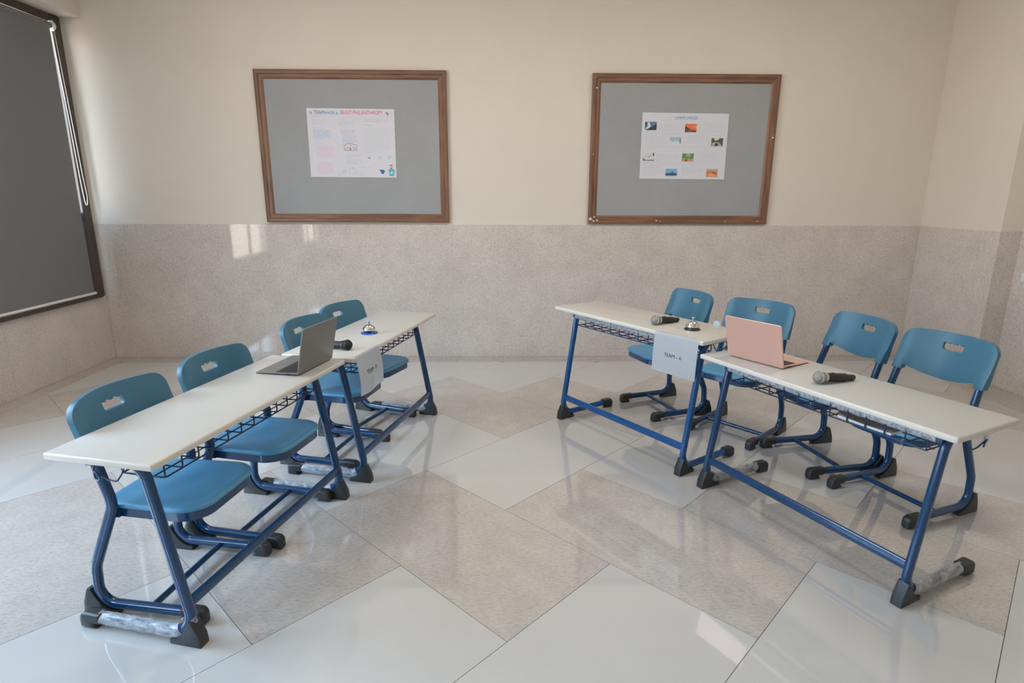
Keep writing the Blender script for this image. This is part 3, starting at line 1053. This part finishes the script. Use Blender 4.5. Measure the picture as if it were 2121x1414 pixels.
def heel_bm(x, yb, yt, yf, h, w, tx, R_, tub, sgn):
    """wedge shoe hugging the bend: sgn=-1 heel at the rear, +1 at the front"""
    bm = bmesh.new()
    pts = [(yf, 0), (yf, .014)]
    for k in range(9):
        a = k / 8
        yy = yf + (yt - yf) * a
        zz = .016 + (h - .016) * (a ** 2.2)
        pts.append((yy, zz))
    pts += [(yt + sgn * .013, h), (yb - sgn * .004, h * .45), (yb, .012), (yb, 0)]
    prism(bm, pts, 'x', x - w / 2, x + w / 2, .003, 2)
    return bm

def cap_bm(x, y0, y1, r, sgn, w):
    """rounded end cap over the last bit of a foot tube; y1 is the rounded tip"""
    bm = bmesh.new()
    pts = [(y0, 0.058), (y0, .018), (y0 + sgn * .028, .018), (y0 + sgn * .020, 0), (y1 - sgn * .006, 0), (y1, .006), (y1, .030)]
    for k in range(1, 7):
        a = math.pi / 2 * k / 6
        pts.append((y1 - sgn * .026 + sgn * .026 * math.cos(a), .032 + .026 * math.sin(a)))
    prism(bm, pts, 'x', x - w / 2, x + w / 2, .012, 4)
    return bm

def make_chair():
    root = empty('school_chair', 'x', 'chair', (0, 0, 0))
    obj('seat', make_seat(), M['seat_blue'], root, 50)
    obj('seat_rim', make_seat_rim(), M['navy'], root, 30)
    obj('backrest', make_backrest(), M['plastic_blue'], root, 50)
    for s in (1, -1):
        obj('side_frame', chair_frame_bm(s * XC), M['navy'], root, 60)
        obj('heel_cap', heel_bm(s * XC, -.213, -.176, -.085, .098, .040, 0, 0, 0, -1), M['charcoal'], root, 35)
        obj('foot_cap', cap_bm(s * XC, .165, .256, .026, 1, .044), M['charcoal'], root, 35)
    bm = bmesh.new(); sweep(bm, [V(-XC, .040, .034), V(XC, .040, .034)], .0125, .0105, (0, 1, 0), 12)
    obj('crossbar', bm, M['navy'], root, 60)
    return root

CHAIRS = [
    ('L1', (-1.2629, -0.4998), -99.6, 'blue school chair nearest the camera, behind the front left desk'),
    ('L2', (-1.144, -0.039), -103.0, 'second blue chair behind the front left desk, by the grey laptop'),
    ('L3', (-0.990, 0.677), -103.3, 'blue chair behind the TEAM B desk, partly hidden by the grey laptop'),
    ('L4', (-0.906, 1.126), -111.8, 'blue chair at the far end of the TEAM B desk, near the back wall'),
    ('R1', (1.158, 1.393), 108.9, 'blue chair behind the TEAM A desk, nearest the back wall on the right'),
    ('R2', (1.499, 0.977), 130.4, 'blue chair turned askew right behind the pink laptop'),
    ('R3', (1.820, 0.546), 100.3, 'blue chair behind the front right desk, just behind its microphone'),
    ('R4', (1.974, 0.093), 109.9, 'rightmost blue chair, behind the near end of the front right desk'),
]
chair0 = make_chair()
for i, (k, (x, y), rz, label) in enumerate(CHAIRS):
    c = chair0 if i == 0 else copy_tree(chair0)
    c.location = (x, y, 0)
    c.rotation_euler = (0, 0, math.radians(rz))
    c['label'] = label
    c['group'] = 'blue school chairs behind the desks'
    if k[0] == 'R':
        for ch in c.children:
            if ch.name.startswith('backrest'):
                ch.location = (0, -0.010, 0.033)
    else:
        for ch in c.children:
            if ch.name.startswith('backrest'):
                ch.location = (0, 0.0015, -0.005)

# ================================================================== DESKS
DL, DD, LX = 1.167, .392, .497
def make_desk(name_label, loc, rz, H, top_mt, edge_mt, paint, wire_mt, wraps, rail_wrap, hooks=(-1, 1)):
    root = empty('school_desk', name_label, 'desk', (loc[0], loc[1], 0), math.radians(rz), 'white topped two seat school desks')
    zt = H - .024
    # top with softly rounded edges
    bm = bmesh.new()
    box(bm, -DL / 2, DL / 2, -DD / 2, DD / 2, zt, H, .007, 3)
    for f in bm.faces:
        f.material_index = 0 if f.normal.z > .9 else 1
    obj('desktop', bm, [top_mt, edge_mt], root, 30)
    zu = zt - .0155
    for s in (-1, 1):
        x = s * LX
        bm = bmesh.new()
        path = fillet([V(x, -.165, zu), V(x, .072, zu), V(x, .185, .035), V(x, -.235, .035)], [0, .080, .078, 0], 10)
        sweep(bm, path, .0185, .0150, (1, 0, 0), 14, power=2.4)
        obj('side_frame', bm, paint, root, 60)
        obj('heel_cap', heel_bm(x, .210, .170, .092, .092, .042, 0, 0, 0, 1), M['charcoal'], root, 35)
        obj('foot_cap', cap_bm(x, -.185, -.270, .026, -1, .046), M['charcoal'], root, 35)
    bm = bmesh.new()
    sweep(bm, [V(-LX, .166, .150), V(LX, .166, .150)], .020, .0085, (0, 1, 0), 14, power=3.5)
    obj('lower_rail', bm, paint, root, 40)
    zr = zt - (.034 if rail_wrap else .024)
    yr = .098 if rail_wrap else .082
    hr = .0150
    bm = bmesh.new()
    sweep(bm, [V(-LX, yr, zr), V(LX, yr, zr)], hr, .010, (0, 1, 0), 14, power=3.5)
    sweep(bm, [V(-LX, -.13, zu), V(LX, -.13, zu)], .012, .010, (0, 1, 0), 10)
    obj('upper_rail', bm, paint, root, 40)
    # wire basket
    zb, zp = zt - .090, zt - .004
    y0, y1, bx = -.055, .108, .452
    bm = bmesh.new()
    pth = fillet([V(-bx, y0, zb), V(bx, y0, zb), V(bx, y1, zb), V(-bx, y1, zb)], .012, 3)
    sweep(bm, [V(-bx + .01, y0, zb)] + pth[1:] + [V(-bx, y0 + .01, zb)], .0030, .0030, (0, 0, 1), 6)
    basket = obj('wire_basket', bm, wire_mt, root, 60)
    nw = 13
    proto = None
    for i in range(nw):
        xx = -bx + 2 * bx * i / (nw - 1)
        if proto is None:
            bm = bmesh.new()
            sweep(bm, fillet([V(0, y0, zp), V(0, y0, zb), V(0, y1, zb), V(0, y1, zp)], .010, 3), .0029, .0029, (1, 0, 0), 6)
            proto = obj('wire', bm, wire_mt, basket, 60, loc=(xx, 0, 0))
        else:
            c = proto.copy(); COL.objects.link(c); c.parent = basket; c.location = (xx, 0, 0)
    for yy, z in ((y0 + .055, zb - .0055), (y0 + .11, zb - .0055), (y1, zp - .004), (y0, zp - .004)):
        bm = bmesh.new()
        sweep(bm, [V(-bx, yy, z), V(bx, yy, z)], .0027, .0027, (0, 1, 0), 6)
        obj('wire', bm, wire_mt, basket, 60)
    # bag hooks under both ends: one bent wire with two loops
    for s in hooks:
        bm = bmesh.new()
        x = s * (DL / 2 - .035)
        o_ = s * .012
        pts = [V(x - s * .02, -.055, zt - .003), V(x, -.055, zt - .03), V(x + o_ * .6, -.045, zt - .058), V(x + o_, -.030, zt - .062), V(x + o_ * 1.6, -.012, zt - .045), V(x + o_ * 1.8, -.022, zt - .026), V(x + o_ * 1.3, -.036, zt - .030),
               V(x + o_ * .9, .010, zt - .055), V(x + o_ * .7, .035, zt - .060), V(x, .050, zt - .035), V(x - s * .02, .050, zt - .003)]
        sweep(bm, fillet(pts, .012, 3), .0028, .0028, (0, 0, 1), 8)
        obj('bag_hook', bm, paint, root, 60)
    # protective film left on the tubes
    rnd = random.Random(int(abs(loc[0]) * 1000))
    for s, mt in wraps:
        x = s * LX
        bm = bmesh.new()
        path = [V(x, .105 - .30 * k / 26, .0355) for k in range(27)]
        path = [V(x, .135, .052), V(x, .122, .042)] + path
        rr = [rnd.uniform(.97, 1.10) for _ in path]
        sweep(bm, path, .0235, .0195, (1, 0, 0), 14, caps=False, rfun=lambda i: rr[i])
        for v in bm.verts:
            v.co += V(rnd.uniform(-1, 1), 0, rnd.uniform(-1, 1)) * .0012
            v.co.z = max(v.co.z, .002)
        obj('plastic_wrap', bm, mt, root, 'all', label='crinkled film wrapped on the foot tube')
    if rail_wrap:
        bm = bmesh.new()
        path = [V(-LX + .02 + (2 * LX - .04) * k / 70, yr, zr) for k in range(71)]
        rr = [rnd.uniform(.98, 1.10) for _ in path]
        sweep(bm, path, .0180, .0130, (0, 1, 0), 12, caps=False, rfun=lambda i: rr[i])
        for v in bm.verts:
            v.co += V(0, rnd.uniform(-1, 1), rnd.uniform(-1, 1)) * .0014
        obj('plastic_wrap', bm, rail_wrap, root, 'all', label='crinkled film wrapped on the upper rail')
    return root

def scraps(root, places, mt):
    rnd = random.Random(3)
    bm = bmesh.new()
    for (x, y, z, r, n) in places:
        for i in range(n):
            a = rnd.uniform(0, 6.28)
            c = V(x + rnd.uniform(-r, r), y + rnd.uniform(-r, r), z + rnd.uniform(-r, r))
            vs = []
            u = V(rnd.uniform(-1, 1), rnd.uniform(-1, 1), rnd.uniform(-1, 1)).normalized()
            w = u.orthogonal().normalized()
            g = [[bm.verts.new(c + u * (r * (i2 - 1) * .8) + w * (r * (j2 - 1) * .6) + u.cross(w) * rnd.uniform(-.3, .3) * r) for j2 in range(3)] for i2 in range(3)]
            for i2 in range(2):
                for j2 in range(2):
                    bm.faces.new((g[i2][j2], g[i2 + 1][j2], g[i2 + 1][j2 + 1], g[i2][j2 + 1]))
    for v in bm.verts:
        v.co.z = max(v.co.z, .003)
    obj('film_scrap', bm, mt, root, 'all', label='torn bits of clear packing film')

dLF = make_desk('white desk nearest the camera on the left, with the grey laptop', (-1.093, -0.3133), -103.37, .6874, M['laminate'], M['laminate_edge'], M['navy'], M['wire'],
                [(1, M['film']), (-1, M['film'])], None)
dLB = make_desk('white desk with the TEAM B sheet, left row near the back wall', (-0.7792, 0.8281), -103.66, .6902, M['laminate'], M['laminate_edge'], M['navy'], M['wire'],
                [(1, M['film']), (-1, M['film'])], None)
dRF = make_desk('white desk nearest the camera on the right, with the pink laptop', (1.4003, -0.1531), 115.23, .6897, M['laminate'], M['laminate_edge'], M['navy'], M['wire'],
                [(1, M['film_grey']), (-1, M['film_grey'])], M['film'])
dRB = make_desk('beige topped taller desk with the TEAM A sheet and bright blue frame', (0.82, 0.8721), 123.77, .7545, M['beige'], M['laminate_edge'], M['royal'], M['wire_royal'],
                [], M['film_white'])
scraps(dLF, [(LX, .190, .090, .014, 3), (LX, -.20, .015, .016, 3), (LX, .13, .08, .012, 2), (-LX, .06, .655, .012, 2)], M['film_scrap'])
scraps(dRF, [(-LX, .10, .640, .020, 6), (-LX + .07, .10, .635, .016, 4), (-.56, -.02, .645, .020, 5), (-LX, .185, .09, .010, 3), (-LX, .205, .006, .012, 2), (-LX, .11, .06, .014, 3)], M['film_scrap'])
scraps(dRB, [(LX, .150, .070, .015, 5), (-LX, .150, .070, .016, 6), (LX, .165, .10, .010, 3), (-LX, .165, .10, .010, 3)], M['film_white'])
scraps(dLB, [(LX, .10, .650, .012, 3), (-LX, .12, .650, .010, 2)], M['film_scrap'])

# ================================================================== THINGS ON THE DESKS
def on_desk(desk, lx, ly, z):
    c, s = math.cos(desk.rotation_euler.z), math.sin(desk.rotation_euler.z)
    return (desk.location.x + c * lx - s * ly, desk.location.y + s * lx + c * ly, z)

HT = {'LF': .6874, 'LB': .6902, 'RF': .6897, 'RB': .7545}

def laptop(label, desk, H, lx, ly, turn, tilt, metal):
    """origin at the middle of the hinge; local -y runs to the user, +y is the back"""
    root = empty('laptop', label, 'laptop', on_desk(desk, lx, ly, H), desk.rotation_euler.z + math.radians(turn))
    W, Dp = .148, .207
    bm = bmesh.new()
    out = []
    for cx, cy_, a0 in ((W - .010, -.006, 0), (-W + .010, -.006, 90), (-W + .010, -Dp + .010, 180), (W - .010, -Dp + .010, 270)):
        for k in range(5):
            a = math.radians(a0 + 22.5 * k)
            out.append((cx + (.010 if cy_ < -.05 else .006) * math.cos(a), cy_ + (.010 if cy_ < -.05 else .006) * math.sin(a)))
    top = [bm.verts.new((x, y, .0125 + .0075 * (y / Dp))) for x, y in out]
    mid = [bm.verts.new((x, y, max(.0035, .0095 + .0060 * (y / Dp)))) for x, y in out]
    bot = [bm.verts.new((x * .965, (y + Dp / 2) * .95 - Dp / 2, .0012)) for x, y in out]
    n = len(out)
    bm.faces.new(top); bm.faces.new(bot[::-1])
    for A, B in ((bot, mid), (mid, top)):
        for j in range(n):
            bm.faces.new((A[j], A[(j + 1) % n], B[(j + 1) % n], B[j]))
    bmesh.ops.recalc_face_normals(bm, faces=bm.faces[:])
    base = obj('base', bm, metal, root, 30)
    def ztop(y): return .0125 + .0075 * (y / Dp)
    bm = bmesh.new()
    rows = [(-.022, .012, 14), (-.038, .015, 14), (-.055, .015, 14), (-.072, .015, 13), (-.089, .015, 12), (-.106, .015, 8)]
    for (yy, hh, cnt) in rows:
        pitch = .268 / cnt
        for i in range(cnt):
            x0 = -.134 + pitch * i
            z = ztop(yy)
            box(bm, x0 + .0012, x0 + pitch - .0012, yy - hh / 2, yy + hh / 2, z - .0008, z + .0009)
    obj('keyboard', bm, M['keys'], base, kind='stuff', label='black keys')
    bm = bmesh.new()
    f = [bm.verts.new((x, y, ztop(y) + .0003)) for x, y in ((-.05, -.118), (-.05, -.196), (.05, -.196), (.05, -.118))]
    bm.faces.new(f); bmesh.ops.recalc_face_normals(bm, faces=bm.faces[:])
    obj('trackpad', bm, metal, base)
    bm = bmesh.new()
    for k in (-.035, -.046):
        box(bm, W - .0006, W + .0004, k - .0045, k + .0045, .0062, .0092, .0008, 1)
        box(bm, -W - .0004, -W + .0006, k - .0045, k + .0045, .0062, .0092, .0008, 1)
    obj('port', bm, M['black'], base)
    # lid
    t = math.radians(tilt)
    def L(x, h, d):      # h along the lid, d outwards (to the back)
        return V(x, .001 + h * math.sin(t) + d * math.cos(t), .0115 + h * math.cos(t) - d * math.sin(t))
    bm = bmesh.new()
    out = []
    Hh = .205
    for cx, ch, r, a0 in ((W - .011, Hh - .011, .011, 0), (-W + .011, Hh - .011, .011, 90), (-W + .004, -.002, .004, 180), (W - .004, -.002, .004, 270)):
        for k in range(6):
            a = math.radians(a0 + 18 * k)
            out.append((cx + r * math.cos(a), ch + r * math.sin(a)))
    fr = [bm.verts.new(L(x, h, 0)) for x, h in out]
    md = [bm.verts.new(L(x, h, .0030)) for x, h in out]
    bk = [bm.verts.new(L(x * .985, Hh / 2 + (h - Hh / 2) * .985, .0052)) for x, h in out]
    n = len(out)
    bm.faces.new(fr); bm.faces.new(bk[::-1])
    for A, B in ((fr, md), (md, bk)):
        for j in range(n):
            bm.faces.new((A[j], A[(j + 1) % n], B[(j + 1) % n], B[j]))
    bmesh.ops.recalc_face_normals(bm, faces=bm.faces[:])
    lid = obj('lid', bm, metal, root, 30)
    bm = bmesh.new()
    bm.faces.new([bm.verts.new(L(x, h, -.0004)) for x, h in ((-.142, .008), (.142, .008), (.142, .199), (-.142, .199))])
    obj('screen', bm, M['screen'], lid)
    bm = bmesh.new(); sweep(bm, [V(-.10, .0, .0105), V(.10, .0, .0105)], .0055, .0055, (0, 0, 1), 10)
    obj('hinge', bm, M['black'], root, 60)
    return root

laptop('open pink laptop on the front right desk, keyboard facing away', dRF, HT['RF'], .354, .070, 7.2, 15, M['pink'])
laptop('open grey laptop at the far end of the front left desk', dLF, HT['LF'], -.432, .128, 0, 12, M['space_grey'])

def microphone(label, desk, H, head, tail, silver):
    hx, hy = head; tx, ty = tail
    p = on_desk(desk, hx, hy, H); q = on_desk(desk, tx, ty, H)
    d = V(q[0] - p[0], q[1] - p[1], 0)
    L = d.length
    root = empty('microphone', label, 'microphone', p, math.atan2(d.y, d.x))
    # axis slopes: the head ball (r .0255) and the tail (r .012) both rest on the desk
    z0, z1 = .0262, .0125
    a = Vector((L - .0255, 0, z1 - z0)).normalized()
    o0 = V(.0, 0, z0)
    R_ = .0255
    bm = bmesh.new()
    prof = [(0, -R_ * .98)]
    for k in range(1, 11):
        t_ = math.pi * .5 * k / 10
        prof.append((R_ * math.sin(t_), -R_ * .98 * math.cos(t_)))
    prof += [(R_, .004), (.0225, .021), (.0215, .021), (0, .021)]
    lathe(bm, prof, o0, a, 28)
    obj('grille', bm, M['silver_mesh'] if silver else M['black_mesh'], root, 60)
    bm = bmesh.new()
    lathe(bm, [(.0240, -.0035), (.0272, -.0030), (.0272, .0040), (.0240, .0046)], o0, a, 28)
    obj('ring', bm, M['silver'] if silver else M['black'], root, 30)
    bm = bmesh.new()
    lathe(bm, [(.0, .0195), (.0225, .0195), (.0215, .030), (.0185, .036), (.0, .036)], o0, a, 28)
    obj('collar', bm, M['silver'] if silver else M['black'], root, 30)
    bm = bmesh.new()
    e = L - .0255
    lathe(bm, [(0, .034), (.0178, .034), (.0186, .045), (.0176, e * .74), (.0150, e * .78), (.0132, e * .80), (.0128, e - .006), (.010, e), (0, e)], o0, a, 24)
    obj('handle', bm, M['black'], root, 30)
    bm = bmesh.new()
    zt_ = z0 + (z1 - z0) * .40
    box(bm, e * .30, e * .42, -.005, .005, zt_ + .0160, zt_ + .0205, .0015, 1)
    obj('switch', bm, M['charcoal'], root)
    return root
microphone('black microphone with silver head on the front right desk', dRF, HT['RF'], (.006, .088), (-.037, -.112), True)
microphone('black microphone with silver head on the TEAM A desk beside the bell', dRB, HT['RB'], (-.176, .088), (-.200, -.108), True)
microphone('all black microphone on the TEAM B desk, behind the grey laptop', dLB, HT['LB'], (.440, .090), (.425, -.125), False)

def bell(label, desk, H, lx, ly, base_mt, rb_, rd, gap):
    root = empty('call_bell', label, 'bell', on_desk(desk, lx, ly, H))
    bm = bmesh.new()
    lathe(bm, [(0, 0), (rb_, 0), (rb_ * 1.02, .002), (rb_ * .98, .0055), (rb_ * .82, .010), (rb_ * .78, gap), (.012, gap + .002), (0, gap + .002)] if base_mt is M['black'] else
          [(0, 0), (rb_, 0), (rb_ * 1.02, .0025), (rb_ * .97, .005), (rb_ * .60, .008), (.012, .012), (.012, gap + .004), (0, gap + .004)], n=36)
    obj('base_plate', bm, base_mt, root, 35)
    bm = bmesh.new()
    z = gap + .001
    lathe(bm, [(rd * .90, z + .001), (rd, z), (rd * 1.02, z + .003), (rd, z + .008), (rd * .90, z + .017), (rd * .68, z + .026), (rd * .38, z + .031), (0, z + .033)], n=40)
    obj('dome', bm, M['chrome'], root, 60)
    bm = bmesh.new()
    lathe(bm, [(.0042, z + .031), (.0042, z + .046), (.0095, z + .047), (.0100, z + .050), (.006, z + .053), (0, z + .0535)], n=20)
    obj('button', bm, M['silver'] if base_mt is M['black'] else flat((.30, .44, .50), .3), root, 40)
    return root
bell('chrome call bell on a flat blue base, TEAM B desk', dLB, HT['LB'], .072, .030, M['blue_base'], .047, .036, .019)
bell('chrome call bell on a black base, TEAM A desk', dRB, HT['RB'], -.373, .015, M['black'], .042, .036, .015)

def sign(label, desk, H, x0, x1, text, size, curl, drop, over, tx, tz, skew):
    """sheet of paper hung over the front edge; local x along the desk, seen from +y"""
    root = empty('paper_sign', label, 'sign', on_desk(desk, (x0 + x1) / 2, DD / 2, H), desk.rotation_euler.z)
    w = (x1 - x0) / 2
    bm = bmesh.new()
    prof = [(-over, .0010), (-.003, .0010), (.0018, -.004), (.0030, -.014)]
    n = 12
    for k in range(1, n + 1):
        s = k / n
        prof.append((.0035 + curl * (math.sin(s * 2.6) * .5 + s * .1), -.014 - (drop - .014) * s))
    NX = 14
    grid = []
    for i in range(NX + 1):
        u = i / NX * 2 - 1
        col = []
        for j, (y, z) in enumerate(prof):
            s = max(0, j - 3) / n
            ww = curl * .35 * math.sin(u * 3.0 + .5) * s
            col.append(bm.verts.new((u * w + skew * s, y + ww, z)))
        grid.append(col)
    for i in range(NX):
        for j in range(len(prof) - 1):
            bm.faces.new((grid[i][j], grid[i + 1][j], grid[i + 1][j + 1], grid[i][j + 1]))
    th = bmesh.ops.solidify(bm, geom=bm.faces[:], thickness=.0004)
    sheet = obj('paper_sheet', bm, M['paper'], root, 60)
    t = text_mesh(text, size, flat((.035, .035, .05)), parent=root)
    for v in t.data.vertices:       # lay the letters on the curved sheet
        X, Z = tx - v.co.x, tz + v.co.y
        s = (-Z - .014) / (drop - .014)
        u = (X - skew * s) / w
        y = .0035 + curl * (math.sin(s * 2.6) * .5 + s * .1) + curl * .35 * math.sin(u * 3.0 + .5) * s
        v.co = (X, y + .0007 + v.co.z, Z)
    return root
sign('pale sheet lettered TEAM - A hanging on the beige desk', dRB, HT['RB'], -.560, -.275, 'TEAM - A', .028, .004, .215, .005, .010, -.115, .006)
sign('white curling sheet lettered TEAM - B hanging on the left row desk', dLB, HT['LB'], .305, .568, 'TEAM - B', .030, .022, .205, .005, -.010, -.098, -.02)

# round clear sticker on the back edge of the beige desk
st = empty('sticker', 'round translucent pale blue sticker on the back edge of the beige desk', 'sticker', on_desk(dRB, -.372, -DD / 2 - .001, HT['RB'] + .003), dRB.rotation_euler.z)
bm = bmesh.new()
prism(bm, [(.023 * math.cos(k * math.pi / 12), .020 * math.sin(k * math.pi / 12)) for k in range(24)], 'y', -.0004, .0004)
mt = mat('pale blue film', (.55, .72, .82), .3); nodes_of(mt)[2].inputs['Alpha'].default_value = .75
obj('disc', bm, mt, st)

# book lying in the wire basket of the front right desk
zb_ = HT['RF'] - .024 - .090
bk = empty('notebook', 'taupe notebook lying in the wire basket under the front right desk', 'book', on_desk(dRF, -.215, .028, zb_ + .0035), dRF.rotation_euler.z)
def sheet_bm(w, d, z, th, bend):
    bm = bmesh.new()
    N = 12
    A = []
    for i in range(N + 1):
        u = i / N * 2 - 1
        zz = z + bend * u * u
        A.append([bm.verts.new((u * w, y, zz + k)) for y in (-d, d) for k in (0, th)])
    for a, b in zip(A, A[1:]):
        for p, q in ((0, 1), (1, 3), (3, 2), (2, 0)):
            bm.faces.new((a[p], a[q], b[q], b[p]))
    bm.faces.new((A[0][0], A[0][2], A[0][3], A[0][1])); bm.faces.new((A[-1][0], A[-1][1], A[-1][3], A[-1][2]))
    bmesh.ops.recalc_face_normals(bm, faces=bm.faces[:])
    return bm
obj('page_block', sheet_bm(.108, .074, 0, .009, .002), M['paper'], bk)
obj('cover', sheet_bm(.110, .076, .0095, .0014, .012), M['book_cover'], bk)
